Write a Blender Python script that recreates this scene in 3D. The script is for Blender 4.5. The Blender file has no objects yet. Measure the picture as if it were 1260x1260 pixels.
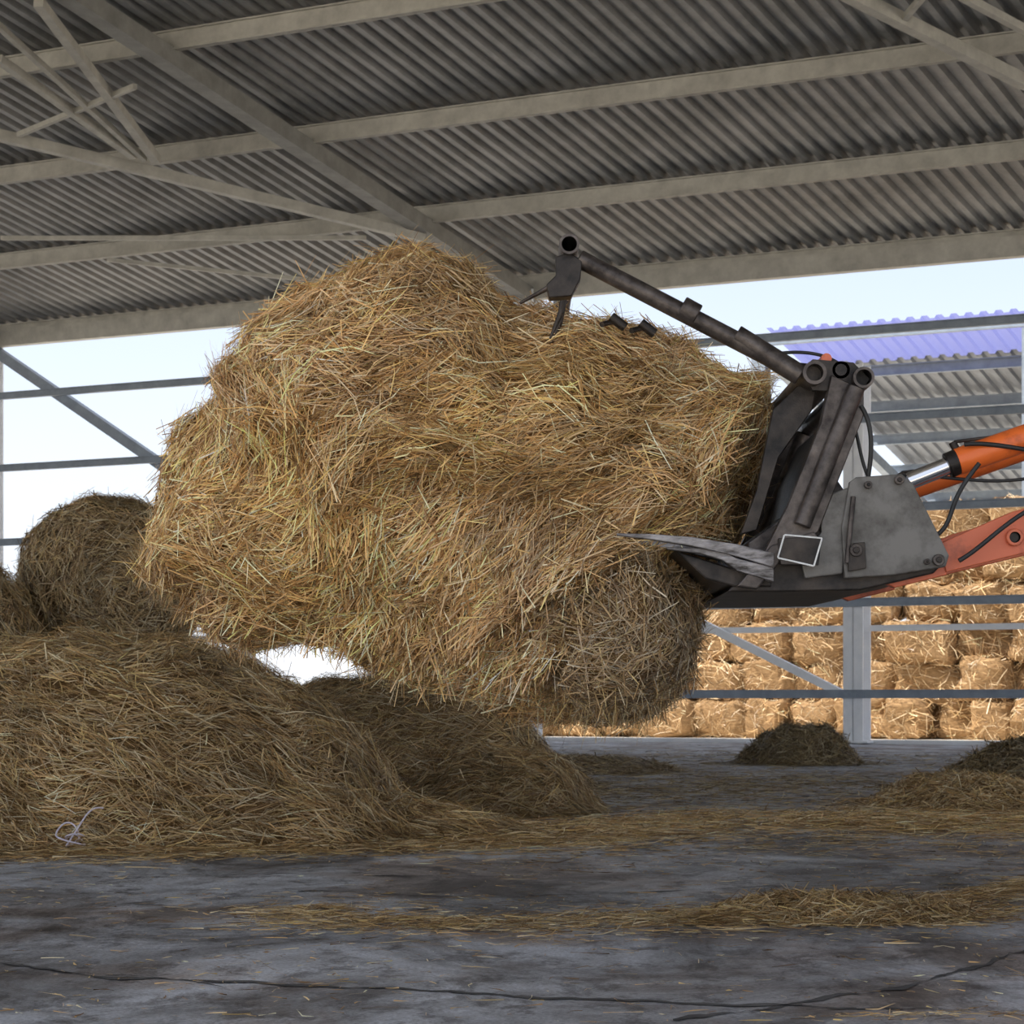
import bpy, math, random
import numpy as np
from mathutils import Vector, noise
random.seed(4); rng=np.random.default_rng(7)
scene=bpy.context.scene
try:
    scene.view_settings.view_transform='Standard'
except Exception: pass

# ------------------------------------------------------------------ materials
def new_mat(name):
    m=bpy.data.materials.new(name); m.use_nodes=True
    nt=m.node_tree; b=nt.nodes['Principled BSDF']; return m,nt,b
def ramp(nt,stops):
    r=nt.nodes.new('ShaderNodeValToRGB'); e=r.color_ramp.elements
    while len(e)<len(stops): e.new(0.5)
    for i,(p,c) in enumerate(stops): e[i].position=p; e[i].color=(*c,1)
    return r
def grime(name,c1,c2,rough=.5,metal=0,scale=6,lo=.35,hi=.7,bump=.15,stretch=(1,1,1),detail=8):
    m,nt,b=new_mat(name)
    tc=nt.nodes.new('ShaderNodeTexCoord'); mp=nt.nodes.new('ShaderNodeMapping'); mp.inputs['Scale'].default_value=stretch
    nt.links.new(tc.outputs['Object'],mp.inputs[0])
    n=nt.nodes.new('ShaderNodeTexNoise'); n.inputs['Scale'].default_value=scale; n.inputs['Detail'].default_value=detail; n.inputs['Roughness'].default_value=.65
    nt.links.new(mp.outputs[0],n.inputs['Vector'])
    r=ramp(nt,[(lo,c1),(hi,c2)]); nt.links.new(n.outputs['Fac'],r.inputs[0]); nt.links.new(r.outputs[0],b.inputs['Base Color'])
    b.inputs['Roughness'].default_value=rough; b.inputs['Metallic'].default_value=metal
    if bump:
        bp=nt.nodes.new('ShaderNodeBump'); bp.inputs['Strength'].default_value=bump; bp.inputs['Distance'].default_value=.02
        nt.links.new(n.outputs['Fac'],bp.inputs['Height']); nt.links.new(bp.outputs[0],b.inputs['Normal'])
    return m
def straw_mat():
    m,nt,b=new_mat('straw')
    a=nt.nodes.new('ShaderNodeAttribute'); a.attribute_name='col'
    nt.links.new(a.outputs['Color'],b.inputs['Base Color']); b.inputs['Roughness'].default_value=.45
    b.inputs['Specular IOR Level'].default_value=.45
    return m
STRAW=straw_mat()
CORE=grime('straw_core',(.09,.045,.014),(.32,.19,.065),.9,0,14,.3,.7,.8,(1,1,3))
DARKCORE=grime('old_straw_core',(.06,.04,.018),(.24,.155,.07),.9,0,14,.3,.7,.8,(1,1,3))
STEELW=grime('white_paint',(.84,.85,.86),(.95,.95,.95),.45,0,3,.3,.6,.05)
STEELG=grime('grey_blue_steel_and_shade',(.22,.26,.31),(.34,.39,.45),.5,0,3,.3,.7,.05)  # wall rails' shade is put into this grey-blue; also brace and shed steel
PURLIN=grime('dusty_purlin_paint',(.38,.36,.31),(.60,.575,.50),.65,0,2.5,.3,.7,.05)
RAFTER=grime('rafter_paint',(.21,.205,.185),(.34,.33,.30),.65,0,2.5,.3,.7,.05)
DARKST=grime('dark_oily_steel',(.010,.009,.009),(.075,.06,.05),.42,.5,9,.35,.75,.3)
MIDST=grime('worn_steel',(.03,.024,.022),(.16,.135,.12),.4,.6,12,.35,.7,.25)
WORN=grime('polished_tine_steel',(.04,.034,.03),(.36,.34,.34),.4,.5,11,.38,.66,.25,(1,1,4))
GREYP=grime('grey_plate_paint',(.055,.048,.04),(.185,.175,.16),.5,.1,7,.33,.58,.2)
ORANGE=grime('orange_paint',(.30,.05,.015),(.85,.17,.03),.35,0,7,.22,.42,.08)
RED=grime('faded_red_paint',(.22,.05,.03),(.70,.165,.075),.4,0,7,.28,.5,.08)
CHROME,_,b=new_mat('chrome_rod'); b.inputs['Metallic'].default_value=1; b.inputs['Roughness'].default_value=.15; b.inputs['Base Color'].default_value=(.75,.75,.78,1)
RUBBER=grime('black_rubber',(.01,.01,.01),(.03,.03,.03),.5,0,10,.3,.7,.1)
CHALK=grime('chalk',(.6,.6,.58),(.85,.85,.83),.8,0,30,.3,.6,0)
TWINE=grime('twine',(.7,.62,.75),(.9,.84,.92),.7,0,30,.3,.6,0)
GLASS=grime('cab_glass',(.03,.04,.05),(.06,.07,.08),.08,0,2,.3,.6,0)

# ------------------------------------------------------------------ mesh helpers
class MB:
    def __init__(s): s.v=[];s.f=[];s.m=[]
    def add(s,vs,fs,mi=0):
        o=len(s.v); s.v+= [tuple(v) for v in vs]
        for f in fs: s.f.append(tuple(i+o for i in f)); s.m.append(mi)
    def beam(s,p,q,w,h,mi=0,up=Vector((0,0,1))):
        p=Vector(p);q=Vector(q);d=(q-p).normalized(); sd=d.cross(up)
        if sd.length<1e-4: sd=d.cross(Vector((E_A.x,E_A.y,0)))
        sd.normalize(); u=sd.cross(d).normalized()
        vs=[c+sd*(a*w/2)+u*(b_*h/2) for c in(p,q) for a,b_ in((-1,-1),(1,-1),(1,1),(-1,1))]
        s.add(vs,[(3,2,1,0),(4,5,6,7),(0,1,5,4),(1,2,6,5),(2,3,7,6),(3,0,4,7)],mi)
    def chan(s,p,q,w,h,t,mi=0,up=Vector((0,0,1))):
        p=Vector(p);q=Vector(q);d=(q-p).normalized(); sd=d.cross(up)
        if sd.length<1e-4: sd=d.cross(Vector((E_B.x,E_B.y,0)))
        sd.normalize(); u=sd.cross(d).normalized()
        s.beam(p,q,t,h,mi,u)
        for k in(-1,1): s.beam(p+u*k*(h/2-t/2),q+u*k*(h/2-t/2),w,t,mi,u)
    def tube(s,p,q,r,ri=None,seg=20,mi=0,mi_in=None,r2=None):
        p=Vector(p);q=Vector(q);d=(q-p).normalized()
        a=d.orthogonal().normalized(); b_=d.cross(a); r2=r2 or r
        c=[(math.cos(2*math.pi*i/seg),math.sin(2*math.pi*i/seg)) for i in range(seg)]
        vs=[p+a*x*r+b_*y*r for x,y in c]+[q+a*x*r2+b_*y*r2 for x,y in c]
        fs=[(i,(i+1)%seg,seg+(i+1)%seg,seg+i) for i in range(seg)]
        if ri is None:
            fs+=[tuple(range(seg-1,-1,-1)),tuple(range(seg,2*seg))]; s.add(vs,fs,mi)
        else:
            vs+=[p+a*x*ri+b_*y*ri for x,y in c]+[q+a*x*ri+b_*y*ri for x,y in c]
            for i in range(seg):
                j=(i+1)%seg
                fs+=[(j,i,2*seg+i,2*seg+j),(seg+i,seg+j,3*seg+j,3*seg+i)]
            s.add(vs,fs,mi)
            s.add(vs,[(2*seg+j,2*seg+i,3*seg+i,3*seg+j) for i in range(seg) for j in[(i+1)%seg]],mi if mi_in is None else mi_in)
    def prism(s,poly,y0,y1,mi=0):
        n=len(poly); vs=[(x,y0,z) for x,z in poly]+[(x,y1,z) for x,z in poly]
        s.add(vs,[tuple(range(n)),tuple(range(2*n-1,n-1,-1))]+[(i,i+n,(i+1)%n+n,(i+1)%n) for i in range(n)],mi)
    def build(s,name,mats,parent=None,bevel=0,smooth=False):
        me=bpy.data.meshes.new(name); me.from_pydata(s.v,[],s.f)
        for m in mats: me.materials.append(m)
        me.polygons.foreach_set('material_index',s.m); 
        if smooth: me.polygons.foreach_set('use_smooth',[True]*len(me.polygons))
        me.update(); ob=bpy.data.objects.new(name,me); scene.collection.objects.link(ob)
        if parent: ob.parent=parent
        if bevel:
            bm=ob.modifiers.new('bev','BEVEL'); bm.width=bevel; bm.segments=2; bm.limit_method='ANGLE'; bm.angle_limit=.8
        if smooth:
            try:
                me.set_sharp_from_angle(angle=.7)
            except Exception: pass
        return ob
def empty(name):
    e=bpy.data.objects.new(name,None); scene.collection.objects.link(e); e.empty_display_size=.3; return e

# ------------------------------------------------------------------ building frame axes (barn stands 29 deg to the view)
E_A=Vector((-.8757,.4830,0)); E_B=Vector((.4830,.8757,0))
def W(a,b,z): return E_A*a+E_B*b+Vector((0,0,z))
EAVE=9.7; T=.172; BB=47.; RIDGE=17.; BF=-1.
def roofz(b): return EAVE+(BB-b)*T if b>=RIDGE else EAVE+(BB-RIDGE)*T-(RIDGE-b)*T

# ------------------------------------------------------------------ floor
def floor_mat():
    m,nt,b=new_mat('stained_concrete')
    tc=nt.nodes.new('ShaderNodeTexCoord')
    def nz(s,d=8,st=(1,1,1),r=.6,dist=0):
        mp=nt.nodes.new('ShaderNodeMapping'); mp.inputs['Scale'].default_value=st; nt.links.new(tc.outputs['Object'],mp.inputs[0])
        n=nt.nodes.new('ShaderNodeTexNoise'); n.inputs['Scale'].default_value=s; n.inputs['Detail'].default_value=d; n.inputs['Roughness'].default_value=r
        n.inputs['Distortion'].default_value=dist
        nt.links.new(mp.outputs[0],n.inputs['Vector']); return n
    n1=nz(.9,10,(1,.55,1),.72,.8); n2=nz(4.5,10,(1,.5,1),.8,.3); n3=nz(70,4); n4=nz(.55,8,(1,.8,1),.65,.4)
    r1=ramp(nt,[(.38,(.135,.125,.12)),(.48,(.33,.335,.35)),(.60,(.60,.62,.66))]); nt.links.new(n1.outputs['Fac'],r1.inputs[0])
    r2=ramp(nt,[(.40,(.24,.215,.20)),(.50,(1,1,1))]); nt.links.new(n2.outputs['Fac'],r2.inputs[0])
    r3=ramp(nt,[(.3,(.65,.65,.65)),(.6,(1.18,1.18,1.18))]); nt.links.new(n3.outputs['Fac'],r3.inputs[0])
    r4=ramp(nt,[(.41,(.68,.57,.49)),(.51,(1,1,1))]); nt.links.new(n4.outputs['Fac'],r4.inputs[0])
    prev=r1
    for rr_,f in((r2,.75),(r3,1),(r4,.95)):
        mx=nt.nodes.new('ShaderNodeMixRGB'); mx.blend_type='MULTIPLY'; mx.inputs[0].default_value=f
        nt.links.new(prev.outputs[0],mx.inputs[1]); nt.links.new(rr_.outputs[0],mx.inputs[2]); prev=mx
    nt.links.new(prev.outputs[0],b.inputs['Base Color'])
    rr=nt.nodes.new('ShaderNodeMapRange'); rr.inputs['To Min'].default_value=.4; rr.inputs['To Max'].default_value=.9
    nt.links.new(n1.outputs['Fac'],rr.inputs['Value']); nt.links.new(rr.outputs[0],b.inputs['Roughness'])
    bp=nt.nodes.new('ShaderNodeBump'); bp.inputs['Strength'].default_value=.7; bp.inputs['Distance'].default_value=.02
    nt.links.new(n2.outputs['Fac'],bp.inputs['Height']); nt.links.new(bp.outputs[0],b.inputs['Normal'])
    return m
A0,A1=-22,70
mb=MB()
c=[W(A0,3.2,0),W(A1,3.2,0),W(A1,BB+.4,0),W(A0,BB+.4,0)]
lo=[v-Vector((0,0,.1)) for v in c]
mb.add(c+lo,[(0,3,2,1),(4,5,6,7),(0,1,5,4),(1,2,6,5),(2,3,7,6),(3,0,4,7)])
floor=mb.build('floor',[floor_mat()])
CR=grime('crack_dirt',(.035,.033,.032),(.13,.125,.12),.9,0,9)
def crack(pts,w,name):
    m=MB(); P=[]
    for i in range(len(pts)-1):
        p=Vector(pts[i]);q=Vector(pts[i+1]); n=max(2,int((q-p).length/.025))
        for k in range(n): P.append(p.lerp(q,k/n))
    P.append(Vector(pts[-1])); L=[];R=[]
    for i,p in enumerate(P):
        j=noise.noise(Vector((i*.05,w*99,0)))*.14+noise.noise(Vector((i*.25,3,w*30)))*.05+noise.noise(Vector((i*.8,9,0)))*.015
        ww=w*max(.12,1.1+2.0*noise.noise(Vector((i*.12,7,w*50)))+.6*(random.random()-.5))
        L.append((p.x,p.y+j-ww,.003)); R.append((p.x,p.y+j+ww,.003))
    n=len(P); m.add(L+R,[(i,i+1,n+i+1,n+i) for i in range(n-1)])
    return m.build(name,[CR],floor)
crack([(-3.6,9.6),(-1.2,8.0),(.4,7.35),(1.0,7.2)],.019,'slab_joint_1')
crack([(.45,6.9),(1.1,7.6),(1.9,8.9),(3.2,11.2)],.019,'slab_joint_2')
crack([(-2.1,8.45),(-1.7,8.42),(-.9,7.75)],.006,'slab_crack_3')
crack([(-1.0,11.6),(0,11.2),(1.3,11.9),(2.6,12.0)],.009,'slab_crack_4')
crack([(1.0,7.2),(1.6,7.0),(2.2,7.1)],.007,'slab_crack_5')
crack([(-2.4,12.4),(-1.2,12.7),(.2,12.5)],.008,'slab_crack_6')

mb=MB(); S=700
mb.add([(-S,-S,-.1),(S,-S,-.1),(S,S,-.1),(-S,S,-.1)],[(0,1,2,3)])
mb.build('ground',[grime('pale_yard_gravel',(.57,.52,.44),(.76,.70,.60),.9,0,.6,.3,.7,.2)])

# ------------------------------------------------------------------ ceiling (corrugated roof sheets)
def sheet(mb,a0,a1,b0,z0,b1,z1,per=.33,dep=.10,mi=0,nb=1):
    n=int((a1-a0)/per); top=[];bot=[]
    for i in range(n):
        for fr,dz in((0,0),(.38,0),(.5,dep),(.88,dep)):
            a=a0+(i+fr)*per; top.append(W(a,b0,z0+dz)); bot.append(W(a,b1,z1+dz))
    k=len(top); mb.add(top+bot,[(i,i+1,k+i+1,k+i) for i in range(k-1)],mi)
ROOF=grime('galvanised_roof_sheet',(.17,.17,.165),(.34,.335,.325),.5,.25,1.1,.3,.7,.0)
mb=MB()
sheet(mb,A0,A1,BB+.5,roofz(BB+.5)+.36,RIDGE,roofz(RIDGE)+.36)
sheet(mb,A0,A1,BF-.7,roofz(BF-.7)+.36,RIDGE,roofz(RIDGE)+.36)  # unseen front slope, ended short so more daylight reaches inside
mb.build('ceiling',[ROOF])

fr=MB()
b=BB
while b>RIDGE-1:
    for bb in (b,2*RIDGE-b):
        if bb>BF-.5: fr.chan(W(A0,bb,roofz(bb)+.17),W(A1,bb,roofz(bb)+.17),.16,.34,.025,0)
    b-=4.3
for a in (-19.5,-4.5,10.5,25.5,40.5,55.5):
    fr.beam(W(a,BB,roofz(BB)-.12),W(a,RIDGE,roofz(RIDGE)-.12),.34,.30,1)
    fr.beam(W(a,BF,roofz(BF)-.12),W(a,RIDGE,roofz(RIDGE)-.12),.34,.30,1)
def rb(a,b): return W(a,b,roofz(b)-.32)
for (p,q,w) in [((33,32.1),(25.5,42.6),.2),((34.4,40.25),(26.7,42.3),.09),((25.9,31.2),(28.3,37.5),.16),((28.1,32.8),(28.6,37.2),.14),
                ((27.0,31.0),(28.5,37.4),.10),((30.1,35.7),(26.5,34.5),.09),
                ((13.8,34.2),(12.0,38.8),.2),((12.06,35.2),(11.2,37.5),.12),((13.2,36.2),(12.2,35.0),.09),((12.0,38.8),(10.5,42),.18),((33,42),(25.6,46.6),.08)]:
    fr.beam(rb(*p),rb(*q),w,w,0)
fr.build('roof_purlins_and_rafters',[PURLIN,RAFTER])

# ------------------------------------------------------------------ open framed wall at the back
wb=MB()
posts=[-19.5,-12,-4.5,3,10.5,18,25.5,33,40.5,48,55.5,63]
main=(-19.5,-4.5,10.5,25.5,40.5,55.5)
for a in posts:
    wb.chan(W(a,BB,0),W(a,BB,EAVE if a in main else 7.6),.42,.45,.03,0)
    wb.beam(W(a,BB,.02),W(a,BB,.06),.7,.7,0)
for z,h,mi in((8.25,.17,1),(6.5,.17,1),(4.7,.17,1),(2.83,.17,1),(1.0,.17,1)):
    wb.chan(W(A0,BB-.3,z),W(A1,BB-.3,z),.12,h,.02,mi)
wb.chan(W(A0,BB+.1,2.32),W(A1,BB+.1,2.32),.08,.12,.02,0)
wb.beam(W(A0,BB+.15,.04),W(A1,BB+.15,.04),.3,.08,0)
wb.beam(W(A0,BB,EAVE+.0),W(A1,BB,EAVE+.0),.25,.40,2)
wb.beam(W(40.5,BB,9.5),W(33,BB,5.0),.20,.24,1)
wb.beam(W(48,BB,9.5),W(40.5,BB,5.0),.20,.24,1)
wb.beam(W(25.5,BB,4.4),W(18.2,BB,.95),.12,.16,0)
wb.beam(W(3,BB,4.4),W(10.4,BB,.95),.12,.16,0)
wb.build('wall_back',[STEELW,STEELG,PURLIN])
wf=MB()
for a in (-19.5,-12,10.5,25.5,40.5,55.5): wf.chan(W(a,BF,-.1),W(a,BF,roofz(BF)-.2),.42,.45,.03,0)
wf.build('wall_front_posts',[STEELW])

# ------------------------------------------------------------------ neighbouring shed
sh=MB()
def nz_(b): return 10.6-(b-62)*.257
SHB=grime('shed_roof_underside',(.2,.21,.23),(.32,.34,.37),.5,.2,1,.3,.7,0)
pm,pnt,pb=new_mat('violet_translucent_sheet'); pb.inputs['Base Color'].default_value=(.20,.22,.48,1)
tr=pnt.nodes.new('ShaderNodeBsdfTranslucent'); tr.inputs[0].default_value=(.24,.26,.54,1)
mx=pnt.nodes.new('ShaderNodeMixShader'); mx.inputs[0].default_value=.45
pnt.links.new(pb.outputs[0],mx.inputs[1]); pnt.links.new(tr.outputs[0],mx.inputs[2]); pnt.links.new(mx.outputs[0],pnt.nodes['Material Output'].inputs[0])
sheet(sh,-20,26.7,62,nz_(62)+.25,64.6,nz_(64.6)+.25,.4,.08,1)
sheet(sh,-20,26.7,64.6,nz_(64.6)+.25,78,nz_(78)+.25,.4,.08,0)
for bb in (62,64.6,67.2,69.8,72.4,75,77.6): sh.chan(W(-20,bb,nz_(bb)),W(26.7,bb,nz_(bb)),.16,.3,.03,2)
for a in (26.5,19,11.5,4,-3.5,-11):
    sh.beam(W(a,62,nz_(62)-.25),W(a,78,nz_(78)-.25),.25,.3,2)
    sh.chan(W(a,62,-.1),W(a,62,nz_(62)-.2),.4,.4,.03,2); sh.chan(W(a,78,-.1),W(a,78,nz_(78)-.2),.4,.4,.03,2)
    sh.beam(W(a,62,7.2),W(a,78,6.2),.12,.14,2); 
    for k in range(4): sh.beam(W(a,63+4*k,7.1-.25*k),W(a,65+4*k,nz_(65+4*k)-.3),.08,.08,2); sh.beam(W(a,65+4*k,nz_(65+4*k)-.3),W(a,67+4*k,6.9-.25*k),.08,.08,2)
sh.build('neighbouring_shed',[SHB,pm,STEELG])

# ------------------------------------------------------------------ straw engine
PAL=np.array([(.80,.51,.22),(.68,.42,.17),(.90,.66,.35),(.42,.24,.09),(.84,.60,.23),(.95,.80,.52),(.26,.14,.05),(.62,.43,.23)])
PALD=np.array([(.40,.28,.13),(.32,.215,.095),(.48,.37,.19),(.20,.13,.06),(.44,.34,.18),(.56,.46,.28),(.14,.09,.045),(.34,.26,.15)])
PALM=PAL*.66+PALD*.34
def hcell(P,s,seed):
    q=np.floor((P+.35*s*np.sin(P[:,[1,2,0]]*(2.2/s)))/s).astype(np.int64)
    h=(q[:,0]*73856093)^(q[:,1]*19349663)^(q[:,2]*83492791)^(seed*2654435)
    h=(h*1103515245+12345)&0x7fffffff
    return (h%10007)/10007.0
def sample(V,F,n):
    V=np.asarray(V);F=np.asarray(F)
    tri=np.vstack([F[:,[0,1,2]],F[:,[0,2,3]]]) if F.shape[1]==4 else F
    a,b,c=V[tri[:,0]],V[tri[:,1]],V[tri[:,2]]
    cr=np.cross(b-a,c-a); ar=np.linalg.norm(cr,axis=1); ok=ar>1e-10
    p=np.where(ok,ar,0); p/=p.sum()
    i=rng.choice(len(tri),n,p=p); r1=np.sqrt(rng.random(n))[:,None]; r2=rng.random(n)[:,None]
    P=a[i]*(1-r1)+b[i]*(r1*(1-r2))+c[i]*(r1*r2)
    N=cr[i]/np.maximum(ar[i],1e-10)[:,None]
    return P,N
def norm(x): return x/np.maximum(np.linalg.norm(x,axis=1),1e-9)[:,None]
def straws(P,N,flow,spread,length,width,lift,pal,out,tone=None,bend=.12,cell=0,cspread=.7,ctone=.3):
    n=len(P)
    t=flow-N*(flow*N).sum(1)[:,None]; t=norm(t); s=np.cross(N,t)
    ang=rng.normal(0,1,n)*spread; ct=1.0; cl=0
    if cell:
        ang=ang+(hcell(P,cell,3)-.5)*2*cspread+(hcell(P,cell*2.7,9)-.5)*2*cspread
        ct=(1+(hcell(P,cell,5)-.5)*2*ctone)[:,None]; cl=(hcell(P,cell,7)**2*cell*.28)[:,None]
    d=t*np.cos(ang)[:,None]+s*np.sin(ang)[:,None]
    d=norm(d+N*(rng.normal(0,1,n)*lift)[:,None]); P=P+N*cl
    L=(length[0]+(length[1]-length[0])*rng.random(n)**1.6)[:,None]
    w=(width*(.55+.9*rng.random(n)))[:,None]
    sd=norm(np.cross(d,N)+N*(rng.normal(0,.6,n))[:,None])
    bd=norm(rng.normal(0,1,(n,3)))*L*bend*rng.random(n)[:,None]
    c0=P-d*L*.5; c1=P+bd; c2=P+d*L*.5
    kk=rng.random(n)<.2; c2[kk]+= (norm(rng.normal(0,1,(n,3)))*L*.25)[kk]
    V=np.stack([c0-sd*w*.5,c0+sd*w*.5,c1-sd*w*.5,c1+sd*w*.5,c2-sd*w*.25,c2+sd*w*.25],1)
    col=pal[rng.choice(len(pal),n)]*(.72+.56*rng.random(n))[:,None]*ct
    if tone is not None: col=col*tone
    out.append((V.reshape(-1,3),np.repeat(col,6,0)))
def straw_object(name,out,parent=None,zmin=None):
    V=np.vstack([o[0] for o in out]); C=np.vstack([o[1] for o in out]); n=len(V)//6
    if zmin is not None: V[:,2]=np.maximum(V[:,2],zmin+rng.random(len(V))*.006)
    base=(np.arange(n)*6)[:,None]
    F=np.concatenate([base+np.array([0,1,3,2]),base+np.array([2,3,5,4])],1).reshape(-1)
    me=bpy.data.meshes.new(name); me.vertices.add(len(V)); me.vertices.foreach_set('co',V.astype(np.float32).ravel())
    me.loops.add(len(F)); me.loops.foreach_set('vertex_index',F.astype(np.int32))
    me.polygons.add(2*n); me.polygons.foreach_set('loop_start',(np.arange(2*n)*4).astype(np.int32)); 
    try: me.polygons.foreach_set('loop_total',np.full(2*n,4,np.int32))
    except Exception: pass
    me.update(calc_edges=True)
    at=me.color_attributes.new('col','FLOAT_COLOR','POINT'); CC=np.ones((len(V),4),np.float32); CC[:,:3]=np.clip(C,0,.95); at.data.foreach_set('color',CC.ravel())
    me.materials.append(STRAW); ob=bpy.data.objects.new(name,me); scene.collection.objects.link(ob)
    if parent: ob.parent=parent
    return ob
def grid_mesh(name,V,F,mat,parent=None):
    me=bpy.data.meshes.new(name); me.from_pydata([tuple(v) for v in V],[],[tuple(int(i) for i in f) for f in F]); me.materials.append(mat)
    me.polygons.foreach_set('use_smooth',[True]*len(me.polygons)); me.update()
    ob=bpy.data.objects.new(name,me); scene.collection.objects.link(ob)
    if parent: ob.parent=parent
    return ob
def fN(p,s,o=0): return noise.fractal(Vector((p[0]*s+o,p[1]*s+o*.7,p[2]*s-o)),1.0,2.0,4)
def blob(center,rfun,dy,nt=150,npn=70,exy=.75,amp=.07,sc=2.2,off=0):
    V=[];F=[]
    for j in range(npn+1):
        ph=-math.pi/2+math.pi*j/npn; cc=max(0,math.cos(ph))**exy; ss=math.sin(ph)
        for i in range(nt):
            th=2*math.pi*i/nt; r=rfun(th)
            p=Vector((center[0]+r*math.cos(th)*cc,center[1]+dy*ss,center[2]+r*math.sin(th)*cc))
            d=(p-Vector(center)).normalized()
            V.append(p+d*(amp*fN(p,sc,off)))
    for j in range(npn):
        for i in range(nt):
            i2=(i+1)%nt; F.append((j*nt+i,j*nt+i2,(j+1)*nt+i2,(j+1)*nt+i))
    return np.array([tuple(v) for v in V]),np.array(F)
def orient(P,N,c):
    s=np.sign(((P-np.array(c))*N).sum(1)); s[s==0]=1; return N*s[:,None]

# ------------------------------------------------------------------ lifted bale
KB=8.70/3050
outline=[(515,293),(575,300),(606,340),(650,367),(700,376),(760,384),(850,402),(900,426),(945,455),(962,500),(965,545),(940,600),(915,650),
 (885,690),(864,735),(838,790),(800,830),(740,862),(690,875),(640,862),(560,844),(500,820),(430,798),(350,774),(285,780),(228,752),
 (198,720),(157,688),(170,640),(190,572),(214,540),(226,488),(264,446),(310,386),(362,342),(426,316),(478,300)]
cxp,cyp=585,600
poly=[((x-cxp)*KB,(cyp-y)*KB) for x,y in outline]
def rpoly(th):
    dx,dz=math.cos(th),math.sin(th); best=.5
    for i in range(len(poly)):
        (x1,z1),(x2,z2)=poly[i],poly[(i+1)%len(poly)]
        ex,ez=x2-x1,z2-z1; den=dx*ez-dz*ex
        if abs(den)<1e-9: continue
        t=(x1*ez-z1*ex)/den; u=(x1*dz-z1*dx)/den
        if t>0 and -1e-6<=u<=1+1e-6: best=t
    return best
BC=((cxp-630)*KB,9.30,.9+(860-cyp)*KB)
# big flakes of the torn bale: each a sheet whose lower edge overhangs the next (edge line: z = z0 + slope*x)
def flake(x,z,w):
    # sawtooth terraces running up to the right; returns 0..1
    s=(z-.42*x+.22*w)*2.15+.3
    f=s-math.floor(s)
    rise=min(1,(f)/.10)            # abrupt overhanging lower lip
    return rise*(1-.75*f)
def relief(V,c,am=1.0,fl=1.0):
    out=[]
    for v in V:
        p=Vector(v); d=(p-Vector(c)); d.normalize()
        face=abs(d.y)**.8
        w=noise.noise(Vector((p.x*1.3,p.y*1.3,p.z*1.3)))*1.1
        q=Vector((p.x*.8+p.z*.9,p.y*1.2,p.z*.80-p.x*.50))
        k=noise.noise(Vector((q.x*.9+5,q.y,q.z*3.6+w*1.6)))
        kk=noise.noise(Vector((q.x*1.6+9,q.y,q.z*9+w*3)))
        k2=noise.noise(Vector((p.x*3.2,p.y*3.2,p.z*5+w*3)))
        gate=min(1,max(.25,.7+1.6*noise.noise(Vector((p.x*1.1+3,0,p.z*1.4)))))
        t=fl*.13*gate*(flake(p.x,p.z,w*1.4)-.5)*face
        out.append(tuple(p+d*(am*((.17*(.33-min(abs(k)*2.4,.8))+.07*k2-.05*abs(kk))*(.22+1.0*face))+t)))
    return np.array(out)
V1,F1=blob(BC,rpoly,.80,280,140,.66,.04,2.6,1.7); V1=relief(V1,BC)
LC=((762-630)*KB,9.12,.9+(860-772)*KB)
V2,F2=blob(LC,lambda th:.295,.66,90,50,.55,.04,3,4); V2=relief(V2,LC,.5,0)
bale=empty('lifted_hay_bale')
grid_mesh('bale_core',V1,F1,CORE,bale); grid_mesh('bale_lower_roll',V2,F2,CORE,bale)
def bale_flow(P):
    x,z=P[:,0],P[:,2]
    a=.48+.40*np.sin(x*2.1+z*1.7+.6)+.35*np.sin(z*4.3-x*1.2+2)+.25*np.sin(x*7+z*5)
    left=1/(1+np.exp((x+.65)*8))
    a=a*(1-left)+left*(1.0+1.2*np.sin(z*6+x*4))
    return np.stack([np.cos(a),.1*np.sin(a*3),np.sin(a)],1)
def tonefield(P,s=1.0):
    t=1+.14*np.sin(P[:,0]*3.1*s+P[:,2]*2.3*s)+.10*np.sin(P[:,0]*7*s-P[:,2]*6*s+P[:,1]*3)
    return np.clip(t,.6,1.35)[:,None]
def balehue(P):
    g=.5+.5*np.sin(P[:,0]*3.3+1.2)*np.sin(P[:,2]*4.1+P[:,0]*1.5)
    g=(g*.6+hcell(P,.33,21)*.4)[:,None]
    return tonefield(P)*(np.array([[1.10,1.02,.84]])*g+np.array([[.95,.92,1.04]])*(1-g))
out=[]
P,N=sample(V1,F1,100000); N=orient(P,N,BC); P=P+N*(rng.random(len(P))**2*.025)[:,None]
straws(P,N,bale_flow(P),.40,(.05,.26),.0035,.13,PAL,out,balehue(P),.14,.085,.5,.32)
P,N=sample(V1,F1,6500); N=orient(P,N,BC); P=P+N*.015
straws(P,N,bale_flow(P),1.0,(.08,.25),.0032,.45,PAL*1.05,out,None,.2)
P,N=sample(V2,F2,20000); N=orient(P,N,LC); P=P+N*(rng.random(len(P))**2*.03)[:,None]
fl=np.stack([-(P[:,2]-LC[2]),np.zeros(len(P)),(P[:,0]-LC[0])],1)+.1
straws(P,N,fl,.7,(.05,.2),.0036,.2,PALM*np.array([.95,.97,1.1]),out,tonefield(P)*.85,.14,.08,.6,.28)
P,N=sample(V1,F1,40000); N=orient(P,N,BC); k=(N[:,2]<-.45); P=P[k][:2200];N=N[k][:2200]
dn=norm(N*.4+np.array([(-.2,0,-1)]*len(P))+rng.normal(0,.4,(len(P),3)))
straws(P+dn*.025,norm(np.cross(dn,rng.normal(0,1,(len(P),3)))),dn,.3,(.08,.24),.0035,.1,PAL,out)
P,N=sample(V2,F2,9000); N=orient(P,N,LC); k=(N[:,2]<-.5); P=P[k][:900];N=N[k][:900]
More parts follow.
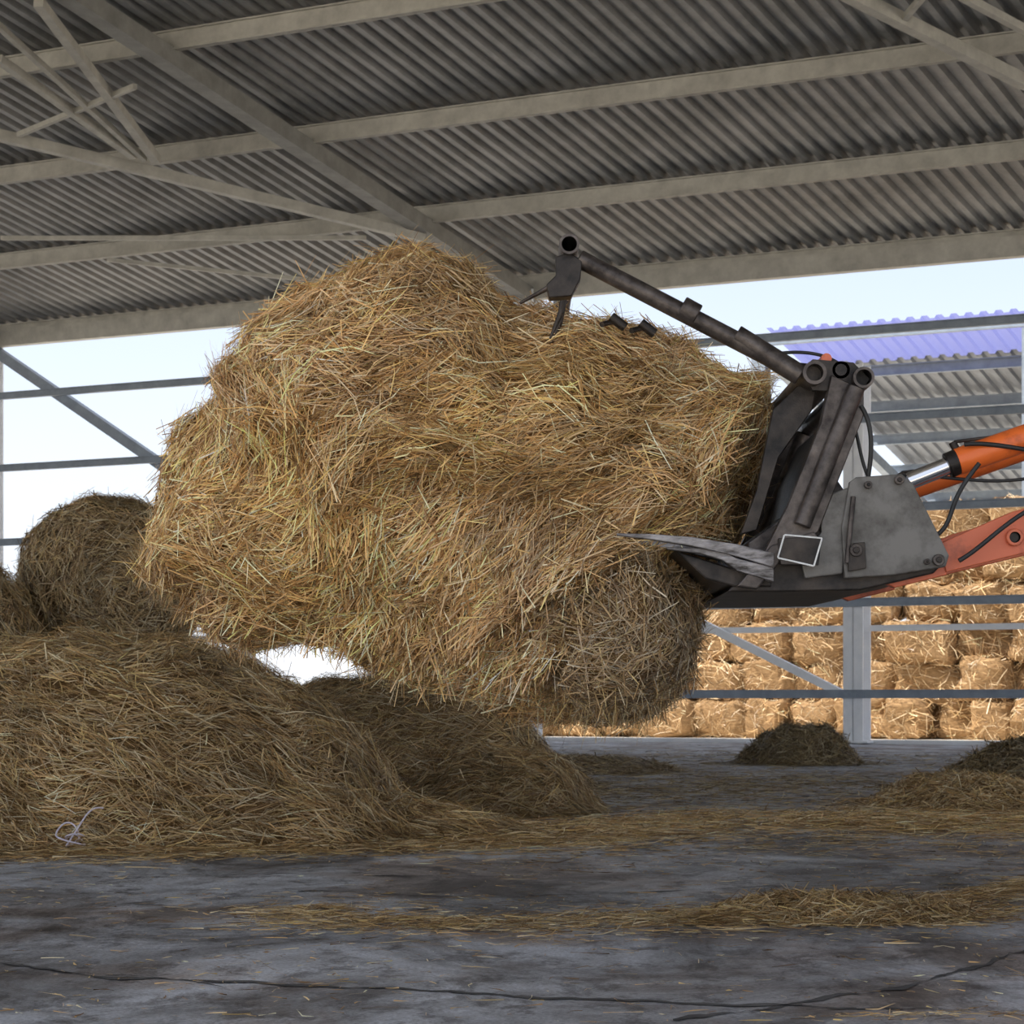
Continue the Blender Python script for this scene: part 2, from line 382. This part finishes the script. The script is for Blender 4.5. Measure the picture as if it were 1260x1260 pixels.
dn=norm(N*.3+np.array([(-.1,0,-1)]*len(P))+rng.normal(0,.45,(len(P),3)))
straws(P+dn*.03,norm(np.cross(dn,rng.normal(0,1,(len(P),3)))),dn,.3,(.06,.2),.0035,.1,PALM,out)
straw_object('bale_straw',out,bale)

# ------------------------------------------------------------------ loose hay pile
bumps=[(-2.75,16.9,2.05,2.4,1.30,.75),(-5.4,18.2,2.6,2.6,1.08,.7),(-1.0,20.9,1.40,1.5,1.12,.6),(-.95,16.3,1.0,1.0,.22,.9),(-3.6,15.6,1.9,1.5,.65,.8),(-1.7,15.6,1.1,.95,.42,.8),(-.1,19.9,.75,1.3,.45,.8)]
def pile_h(x,y):
    h=0
    for cx,cy,rx,ry,hh,pw in bumps:
        r=((x-cx)/rx)**2+((y-cy)/ry)**2
        if r<1: h=max(h,hh*(1-r)**pw)
    if h>0:
        f=min(1,h/.25)
        h+=f*(.13*noise.fractal(Vector((x*1.3,y*1.3,0)),1,2,4)+.08*noise.noise(Vector((x*2.2+y*3.1,y*1.5,2))))
    return max(h,0)
def hmesh(x0,x1,y0,y1,st,hf):
    xs=np.arange(x0,x1+st,st); ys=np.arange(y0,y1+st,st); nx=len(xs)
    Z=np.array([[hf(x,y) for x in xs] for y in ys]); V=[(x,y,Z[j,i]) for j,y in enumerate(ys) for i,x in enumerate(xs)]
    F=[(j*nx+i,j*nx+i+1,(j+1)*nx+i+1,(j+1)*nx+i) for j in range(len(ys)-1) for i in range(nx-1) if max(Z[j,i],Z[j,i+1],Z[j+1,i],Z[j+1,i+1])>.004]
    used=sorted(set(i for f in F for i in f)); mp={u:k for k,u in enumerate(used)}
    return np.array([V[u] for u in used]),np.array([[mp[i] for i in f] for f in F])
V,F=hmesh(-8.2,1.6,13.2,22.6,.09,pile_h)
pile=empty('loose_hay_pile'); grid_mesh('pile_core',V,F,CORE,pile)
out=[]
def pile_flow(P,seed=0):
    x,y=P[:,0],P[:,1]; a=.3*np.sin(x*1.9+seed)+.5*np.sin(y*1.4+x*.9)+np.sin(P[:,2]*5+x*2)*.5
    return np.stack([np.cos(a),-.3+.4*np.sin(a),-.25*np.ones(len(P))*np.sign(np.sin(x*1.2))],1)
P,N=sample(V,F,120000); N=N*np.sign(N[:,2])[:,None]
k=(P[:,0]>-5.2)&~((P[:,1]>18.2)&(P[:,0]<-2.6)); P=P[k];N=N[k]
P=P+N*(rng.random(len(P))**2*.06)[:,None]
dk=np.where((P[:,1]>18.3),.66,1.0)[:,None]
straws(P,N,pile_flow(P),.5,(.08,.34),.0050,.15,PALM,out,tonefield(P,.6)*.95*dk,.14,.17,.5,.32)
P2,N2=sample(V,F,5000); N2=N2*np.sign(N2[:,2])[:,None]
straws(P2+N2*.03,N2,pile_flow(P2),1.2,(.12,.35),.005,.6,PALM,out)
straw_object('pile_straw',out,pile,.004)
def curve(name,pts,r,mat,parent=None,cyc=False):
    cu=bpy.data.curves.new(name,'CURVE'); cu.dimensions='3D'; cu.bevel_depth=r; cu.bevel_resolution=3; cu.resolution_u=10
    sp=cu.splines.new('NURBS'); sp.points.add(len(pts)-1)
    for i,p in enumerate(pts): sp.points[i].co=(*p,1)
    sp.order_u=4; sp.use_endpoint_u=True; cu.materials.append(mat)
    o=bpy.data.objects.new(name,cu); scene.collection.objects.link(o)
    if parent: o.parent=parent
    return o
tw=[]
for i in range(30):
    t=i/29*5.2*math.pi; x=-2.56+.06*math.cos(t)*(1+.4*math.sin(t*.4))+.002*i; y=14.30+.10*math.sin(t*1.03)
    tw.append((x,y,pile_h(x,y)+.09+.035*math.sin(t*.7)))
tw+=[(-2.50,14.40,pile_h(-2.5,14.4)+.15),(-2.46,14.50,pile_h(-2.46,14.5)+.18),(-2.40,14.55,pile_h(-2.40,14.55)+.16)]
curve('baling_twine',tw,.005,TWINE)

# ------------------------------------------------------------------ stacked old round bales behind the pile
def round_bale(c,r,L,rot,pal,core,n):
    e=empty('old_round_hay_bale')
    V,F=blob((0,0,0),lambda th:r,L/2,80,40,.35,.07,2.2,c[0]*3)
    R=np.array([[math.cos(rot),-math.sin(rot),0],[math.sin(rot),math.cos(rot),0],[0,0,1]])
    V=V@R.T+np.array(c); V[:,2]=np.maximum(V[:,2],.01); grid_mesh('bale_core',V,F,core,e)
    P,N=sample(V,F,n); N=orient(P,N,c); out=[]
    rel=P-np.array(c); ax=R@np.array([0,1,0]); fl=np.cross(np.tile(ax,(len(P),1)),rel)+.05
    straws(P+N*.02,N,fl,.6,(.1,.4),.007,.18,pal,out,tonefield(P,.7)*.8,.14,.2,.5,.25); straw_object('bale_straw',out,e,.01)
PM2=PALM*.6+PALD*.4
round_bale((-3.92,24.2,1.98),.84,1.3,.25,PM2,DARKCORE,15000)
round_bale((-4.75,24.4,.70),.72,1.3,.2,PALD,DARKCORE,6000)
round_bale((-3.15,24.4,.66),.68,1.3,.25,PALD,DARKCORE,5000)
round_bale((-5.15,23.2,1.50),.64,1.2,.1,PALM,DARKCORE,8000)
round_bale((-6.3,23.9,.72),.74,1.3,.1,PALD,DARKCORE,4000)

# ------------------------------------------------------------------ litter on the floor
def mound(name,x,y,rx,ry,h,n,pal,core,seed,ln=(.08,.3),wd=.006):
    e=empty(name)
    def hf(px,py):
        r=((px-x)/rx)**2+((py-y)/ry)**2
        if r>=1: return 0
        return max(0,h*(1-r)**.9+min(1,(1-r)*3)*h*.35*noise.fractal(Vector((px*2.5+seed,py*2.5,0)),1,2,3))
    V,F=hmesh(x-rx,x+rx,y-ry,y+ry,max(rx,ry)/24,hf); grid_mesh('mound_core',V,F,core,e)
    P,N=sample(V,F,n); N=N*np.sign(N[:,2])[:,None]; out=[]
    straws(P+N*.01,N,pile_flow(P,seed),1.0,ln,wd,.2,pal,out,tonefield(P))
    m=n//4; a=rng.random(m)*6.28; rr=.85+.35*np.abs(rng.normal(0,1,m))
    Q=np.stack([x+rx*rr*np.cos(a),y+ry*rr*np.sin(a),np.full(m,.01)],1); NN=np.tile([0,0,1.],(m,1))
    straws(Q,NN,pile_flow(Q,seed),1.5,ln,wd,.03,pal,out)
    straw_object('mound_straw',out,e,.005)
mound('hay_heap',3.95,34.2,.86,.9,.50,6000,PALD*.7,DARKCORE,3,(.1,.35),.009)
mound('hay_heap',5.1,24.5,.95,1.2,.40,7000,PALD*.7,DARKCORE,5,(.1,.35),.008)
mound('hay_heap',3.8,20.6,.85,1.5,.24,9000,PALM,CORE,8)
mound('hay_heap',1.36,10.25,.58,.42,.08,5200,PALM,CORE,11,(.05,.2),.004)
mound('hay_heap',1.0,31.5,1.1,2.2,.14,4000,PALD,DARKCORE,14,(.1,.35),.008)
mound('hay_heap',.15,25.5,.7,1.8,.16,3500,PALD,DARKCORE,17,(.1,.35),.008)
out=[]
def strip(pts,wx,wy,n,pal,ln,wd,hz=.03):
    pts=np.array(pts); seg=np.linalg.norm(np.diff(pts,axis=0),axis=1); i=rng.choice(len(seg),n,p=seg/seg.sum()); t=rng.random(n)[:,None]
    p=pts[i]*(1-t)+pts[i+1]*t
    cl=np.sin(p[:,0]*5)*.3+np.sin(p[:,0]*13+1)*.2
    g=rng.normal(0,1,(n,2)); q=p+g*np.array([wx,wy])*(1+cl[:,None])
    z=.006+hz*rng.random(n)*np.exp(-(g**2).sum(1)*.5)
    P=np.column_stack([q,z]); N=np.tile([0,0,1.],(n,1)); straws(P,N,np.tile([1.,.25,0],(n,1)),.9,ln,wd,.06,pal,out)
strip([(-1.03,10.17),(-.42,9.85),(.22,9.85),(.73,10.1),(1.26,10.36),(1.83,10.8),(2.6,12)],.08,.18,5200,PALM,(.04,.2),.0034,.03)
strip([(-1.2,10.2),(0,9.9),(1.3,10.3),(2.4,11.2)],.2,.5,2200,PALM,(.04,.16),.003,.01)
strip([(.7,9.95),(1.2,10.1),(1.75,10.5)],.12,.14,2500,PALM,(.05,.2),.0034,.06)
strip([(-.95,10.4),(-.7,10.5)],.08,.1,350,PALM,(.04,.15),.0036,.03)
strip([(-.6,15.6),(.1,16.4),(.68,17.2),(1.62,18.3),(2.5,18.3),(3.4,18.9),(4.4,18.2)],.25,.9,8500,PAL,(.08,.3),.0055,.05)
strip([(2.2,17.6),(3.0,17.8),(4.2,17)],.3,.6,4500,PAL,(.08,.3),.0055,.08)
strip([(-4.5,13.9),(-2.5,14.2),(-1,14.7),(.2,15.4),(.8,16.5)],.2,.35,6500,PALM,(.08,.3),.0055,.05)
strip([(0,15.5),(2,16),(4,15.5)],.6,1.2,2200,PALM,(.05,.22),.004,.01)
strip([(0,22),(2,25),(4,28)],1.0,2.6,5000,PALD,(.1,.3),.007,.03)
strip([(-3,36),(2,38),(7,36)],1.0,4,3000,PALD,(.1,.3),.009,.03)
n=14000; P=np.column_stack([rng.uniform(-4,4.5,n),rng.uniform(6.5,26,n),np.full(n,.006)])
dens=.5+.5*np.sin(P[:,0]*1.7+P[:,1]*.8)*np.sin(P[:,1]*1.3-P[:,0]); P=P[rng.random(n)<.12+.88*dens**1.5]
straws(P,np.tile([0,0,1.],(len(P),1)),np.tile([1.,0,0],(len(P),1)),1.5,(.02,.12),.0030,.03,PAL,out)
strip([(.9,6.95),(1.3,7.05),(1.6,7.0)],.1,.03,110,PALM,(.03,.1),.003,.01)
straw_object('scattered_floor_straw',out,None,.004)

# ------------------------------------------------------------------ sunlit bale stack beyond the wall
SB=grime('sunlit_straw_bale',(.16,.085,.03),(.42,.26,.12),.9,0,9,.3,.7,.7,(1,1,3),12)
st=MB(); z=-.1
for row in range(6):
    hh=.98; a=-22+.5*(row%2)+random.random()*.4
    while a<31.5-row*.6:
        w=random.uniform(.9,1.7); c0=W(a+w/2,59+random.uniform(-.35,.35)+row*.10,z+hh/2+random.uniform(-.05,.05)); nu,nv=24,16; vs=[]
        ex=random.uniform(.28,.55); sg=lambda v,e:math.copysign(abs(v)**e,v); tilt=random.uniform(-.10,.10); H2=hh*random.uniform(.50,.56)
        for j in range(nv+1):
            ph=-math.pi/2+math.pi*j/nv
            for i in range(nu):
                th=2*math.pi*i/nu
                x=sg(math.cos(ph),.35)*sg(math.cos(th),ex)*w*.53; y=sg(math.cos(ph),.35)*sg(math.sin(th),ex)*.8; zz=sg(math.sin(ph),.45)*H2+tilt*x
                p=c0+E_A*x+E_B*y+Vector((0,0,zz)); d=(p-c0).normalized(); vs.append(p+d*(.20*fN(p,2.2,row)))
        st.add(vs,[(j*nu+i,j*nu+(i+1)%nu,(j+1)*nu+(i+1)%nu,(j+1)*nu+i) for j in range(nv) for i in range(nu)]); a+=w
    z+=hh-.02
stk=empty('straw_bale_stack')
st.build('stack_cores',[SB],stk,smooth=True)
Vs=np.array(st.v); Fs=np.array(st.f); P,N=sample(Vs,Fs,200000); eb=np.array([E_B.x,E_B.y,0]); 
dot=(P*eb).sum(1); N=N*np.where((N*eb).sum(1)>0,-1,1)[:,None]
k=(dot<59.1)&((P[:,0]>-1)); P=P[k];N=N[k]; out=[]
PS=np.array([(.66,.46,.25),(.50,.32,.15),(.78,.60,.37),(.28,.16,.065),(.60,.42,.22),(.36,.22,.10)])
straws(P+N*.02,N,np.tile([E_A.x,E_A.y,.35],(len(P),1)),.9,(.12,.55),.016,.22,PS,out,None,.14,.45,.6,.35)
straw_object('stack_straw',out,stk)

# ------------------------------------------------------------------ loader with bale grab (side elevation drawn in metres)
K=8.4/3050; Y0=8.4; Y1=9.9
def L(px,py): return ((px-630)*K,.9+(860-py)*K)
def L3(px,py,y): x,z=L(px,py); return Vector((x,y,z))
ld=empty('front_loader_with_bale_grab')
def poly2(pts): return [L(*p) for p in pts]
for k,(y,nm) in enumerate(((Y0,'near'),(Y1,'far'))):
    g=MB()
    g.tube(L3(712,318,y),L3(985,460,y),.031,None,20,0)
    g.tube(L3(838,378,y),L3(858,389,y),.040,None,20,0)
    g.tube(L3(905,412,y),L3(985,462,y),.036,None,20,0)
    g.prism(poly2([(683,318),(700,312),(716,322),(714,345),(703,366),(676,368),(672,352),(684,340)]),y-.03,y+.05,1)
    g.tube(L3(680,350,y+.02),L3(640,366,y+.12),.010,None,10,0,None,.005)
    g.prism(poly2([(1022,462),(1062,480),(1062,512),(1006,655),(962,690),(930,700),(970,620),(1010,520)]),y-.02,y+.06,0)
    g.prism(poly2([(955,500),(985,470),(1010,470),(1004,500),(962,560),(935,650),(915,655),(935,600)]),y+.10,y+.16,1)
    g.tube(L3(1052,478,y-.035),L3(985,648,y-.035),.030,None,16,0)
    g.build('grab_side_'+nm,[MIDST,DARKST],ld,.004,True)
g=MB()
g.tube(L3(700,304,Y0-.06),L3(700,304,Y1+.06),.034,.026,24,0,1)
g.tube(L3(1000,461,Y0-.06),L3(1000,461,Y1+.06),.040,.029,24,0,1)
g.tube(L3(1060,467,Y0-.06),L3(1060,467,Y1+.06),.036,.027,24,0,1)
g.tube(L3(1035,455,Y0-.0),L3(1035,455,Y1),.03,.02,24,0,1)
g.prism(poly2([(985,455),(1000,442),(1050,446),(1070,466),(1060,482),(1000,480)]),Y0+.0,Y0+.05,1)
g.prism(poly2([(1012,560),(1040,500),(1046,512),(1010,640),(990,660)]),Y0+.1,Y1-.1,1)
g.build('cross_tubes',[MIDST,DARKST],ld,0,True)
g=MB()
for i in range(6):
    y=Y0+.22+i*.23
    g.tube(L3(702,312,y),L3(692,372,y),.014,None,12,0,None,.011); g.tube(L3(692,372,y),L3(678,405,y),.011,None,12,0,None,.004)
for px,py in((757,376),(795,384)):
    g.tube(L3(px,py-6,Y0+.35),L3(px+18,py+8,Y0+.35),.018,.010,14,0); g.tube(L3(px-12,py+4,Y0+.35),L3(px+2,py-2,Y0+.4),.010,None,10,0)
g.build('grab_teeth',[DARKST],ld,0,True)
g=MB(); g.tube(L3(1008,440,Y0+.25),L3(1048,458,Y0+.25),.032,None,18,0); g.tube(L3(965,436,Y0+.28),L3(1010,443,Y0+.25),.02,None,14,1); g.tube(L3(1018,440,Y0+.02),L3(1018,440,Y0+.22),.018,None,14,0)
g.build('grab_ram',[RED,DARKST],ld,0,True)
def tine(g,y,dy=0,x0=0,s_=1.0):
    secs=[((758+x0,657),(758+x0,660),.010),((800+x0,658),(800+x0,665),.02),((850+x0*.6,662),(850+x0*.6,673),.03),((905,671),(905,686),.036),((950,682),(950,700),.04)]
    vs=[];
    for t,b_,w in secs:
        for (px,py) in (t,b_):
            for s in(-1,1):
                x,z=L(px,py+dy); vs.append((x,y+s*w,z))
    n=len(secs); fs=[(0,1,3,2)]
    for i in range(n-1):
        o=4*i; fs+=[(o,o+4,o+5,o+1),(o+2,o+3,o+7,o+6),(o,o+2,o+6,o+4),(o+1,o+5,o+7,o+3)]
    fs.append((4*n-4,4*n-2,4*n-1,4*n-3)); g.add(vs,fs,0)
g=MB()
for y in (Y0-.03,Y0+.3,Y0+.65,Y0+1.0,Y0+1.45): tine(g,y)
tine(g,Y0-.02,17,62)
g.build('tines',[WORN],ld,.003)
g=MB()
g.prism(poly2([(830,676),(905,700),(945,700),(950,722),(905,722),(868,712)]),Y0+.01,Y1,0)
g.prism(poly2([(895,728),(930,690),(960,662),(1010,650),(1045,655),(1165,690),(1150,705),(1095,718),(1060,726),(960,728)]),Y0+.02,Y1,0)
g.prism(poly2([(905,722),(948,672),(1000,655),(1005,664),(962,688),(930,726)]),Y0-.05,Y0+.0,1)
g.prism(poly2([(925,665),(1035,585),(1045,600),(1030,650),(1000,700),(925,720)]),Y0+.12,Y1-.1,1)
g.build('carriage_base',[DARKST,MIDST],ld,.006)
g=MB()
g.prism(poly2([(1044,594),(1052,588),(1108,584),(1122,596),(1166,684),(1162,698),(1100,708),(1038,712),(1034,650)]),Y0-.03,Y0+.0,0)
g.prism(poly2([(1044,594),(1052,588),(1108,584),(1122,596),(1166,684),(1162,698),(1100,708),(1038,712),(1034,650)]),Y0+.5,Y0+.53,0)
g.prism(poly2([(1010,612),(1044,600),(1036,706),(990,712),(985,690),(1010,655)]),Y0-.015,Y0+.02,0)
g.build('coupling_plate',[GREYP],ld,.005)
g=MB()
for px,py,r in((1051,678,.022),(1152,690,.020),(1066,598,.013),(1104,592,.016),(1138,692,.010)):
    g.tube(L3(px,py,Y0-.055),L3(px,py,Y0+.1),r,None,16,0); g.tube(L3(px,py,Y0-.062),L3(px,py,Y0-.05),r*.55,None,6,1)
g.tube(L3(1048,612,Y0-.04),L3(1040,694,Y0-.04),.009,None,10,0)
g.prism(poly2([(1040,670),(1062,668),(1064,700),(1042,704)]),Y0-.045,Y0-.03,1)
g.build('pins',[MIDST,DARKST],ld,.002,True)
g=MB(); g.prism(poly2([(955,664),(1008,662),(1004,697),(958,696)]),Y0-.075,Y0-.04,0)
pp=[(954,688),(962,660),(1008,664),(998,698)]
for i in range(4):
    p=L3(*pp[i],Y0-.078);q=L3(*pp[(i+1)%4],Y0-.078); g.beam(p,q,.004,.006,1)
g.build('chalk_marked_bracket',[DARKST,CHALK],ld,.002)
for s,(y,nm) in enumerate(((Y0+.1,'near'),(Y1-.25,'far'))):
    g=MB()
    g.tube(L3(1112,592,y),L3(1190,562,y),.016,None,18,1)
    g.tube(L3(1172,570,y),L3(1186,564,y),.045,None,20,2); g.tube(L3(1122,590,y),L3(1180,567,y),.031,None,20,1)
    g.tube(L3(1184,565,y),L3(1700,385,y),.047,None,24,0)
    g.tube(L3(1178,540,y),L3(1190,562,y),.014,None,12,2); g.tube(L3(1180,540,y),L3(1260,530,y),.006,None,10,2)
    g.prism(poly2([(1158,668),(1250,628),(1500,560),(1900,560),(1900,620),(1500,622),(1262,680),(1168,703)]),y-.04,y+.05,3)
    g.tube(L3(1252,660,y-.06),L3(1252,660,y-.035),.030,.019,20,3,2); g.tube(L3(1252,660,y-.045),L3(1252,660,y-.038),.019,None,20,2)
    g.prism(poly2([(1085,712),(1150,700),(1168,690),(1170,706),(1105,722)]),y-.03,y+.03,3)
    g.build('lift_arm_'+nm,[ORANGE,CHROME,DARKST,RED],ld,.004,True)
def hose(name,pts,y,r=.008): curve(name,[L3(px,py,y+dy) for px,py,dy in pts],r,RUBBER,ld)
hose('hose_1',[(1058,500,0),(1072,520,0),(1074,550,0),(1068,590,.03)],Y0-.02)
hose('hose_2',[(1048,505,.05),(1062,540,.05),(1060,575,.05),(1080,600,.05)],Y0,.006)
hose('hose_3',[(1150,660,0),(1165,652,0),(1172,620,0),(1185,595,0),(1205,570,0)],Y0)
hose('hose_4',[(1180,690,0),(1215,670,0),(1235,640,0),(1290,615,0)],Y0+.0)
hose('hose_5',[(1190,545,0),(1230,540,0),(1290,560,0),(1340,560,0)],Y0+.05)
hose('hose_6',[(1070,600,.1),(1110,560,.1),(1190,600,.1),(1275,585,.1)],Y0,.006)
hose('hose_7',[(960,430,.1),(1000,425,.1),(1040,430,.1),(1060,470,.1)],Y0,.006)
t=MB(); X=4.6
t.prism([(X-.6,.75),(X+2.6,.75),(X+2.6,1.2),(X+2.2,1.75),(X+.0,1.7),(X-.6,1.35)],8.75,9.6,0)
t.prism([(X+1.1,1.7),(X+2.7,1.7),(X+2.6,2.75),(X+1.35,2.75)],8.65,9.75,2)
t.prism([(X+1.25,2.75),(X+2.75,2.75),(X+2.7,2.87),(X+1.3,2.87)],8.6,9.8,0)
for x,r,w in((X,.5,.3),(X+2.2,.8,.42)):
    for yy in(8.35,9.75-.05):
        t.tube((x,yy,r),(x,yy+w,r),r,r*.55,40,1); t.tube((x,yy+.05,r),(x,yy+w-.05,r),r*.55,None,24,0)
        for i in range(20):
            an=i/20*2*math.pi; d=Vector((math.cos(an),0,math.sin(an))); c_=Vector((x,yy+w/2,r))+d*(r-.005); t.beam(c_-Vector((0,w*.45,0)),c_+Vector((0,w*.45,0)),.05,.03,1,d)
t.beam((X-.1,8.62,1.0),(X-.1,8.62,2.25),.16,.16,0); t.beam((X-.1,9.7,1.0),(X-.1,9.7,2.25),.16,.16,0)
t.build('tractor_body',[RED,RUBBER,GLASS],ld,.01)

# ------------------------------------------------------------------ light
w=bpy.data.worlds.new('World'); scene.world=w; w.use_nodes=True; nt=w.node_tree; bg=nt.nodes['Background']
tc=nt.nodes.new('ShaderNodeTexCoord'); sp=nt.nodes.new('ShaderNodeSeparateXYZ'); nt.links.new(tc.outputs['Generated'],sp.inputs[0])
r=ramp(nt,[(0.0,(.80,.82,.86)),(.07,(.70,.76,.84)),(.17,(.54,.63,.78)),(.35,(.68,.74,.86)),(1,(.70,.76,.92))]); nt.links.new(sp.outputs['Z'],r.inputs[0])
nt.links.new(r.outputs[0],bg.inputs[0]); bg.inputs[1].default_value=1.48
sun=bpy.data.lights.new('sun','SUN'); sun.energy=7.8; sun.angle=.01; sun.color=(1,.94,.85)
so=bpy.data.objects.new('sun',sun); scene.collection.objects.link(so)
el=math.radians(56); hd=(E_B*.55-E_A*.835).normalized(); dv=hd*math.cos(el)-Vector((0,0,math.sin(el)))
so.rotation_euler=dv.to_track_quat('-Z','Y').to_euler(); so.location=(0,-20,30)

cam=bpy.data.cameras.new('camera'); co=bpy.data.objects.new('camera',cam); scene.collection.objects.link(co)
co.location=(0,0,.9); co.rotation_euler=(math.radians(90),0,0); cam.sensor_width=36; cam.lens=3050/1260*36; cam.shift_y=230/1260; cam.clip_end=2000
cam.dof.use_dof=True; cam.dof.focus_distance=8.8; cam.dof.aperture_fstop=16
scene.camera=co
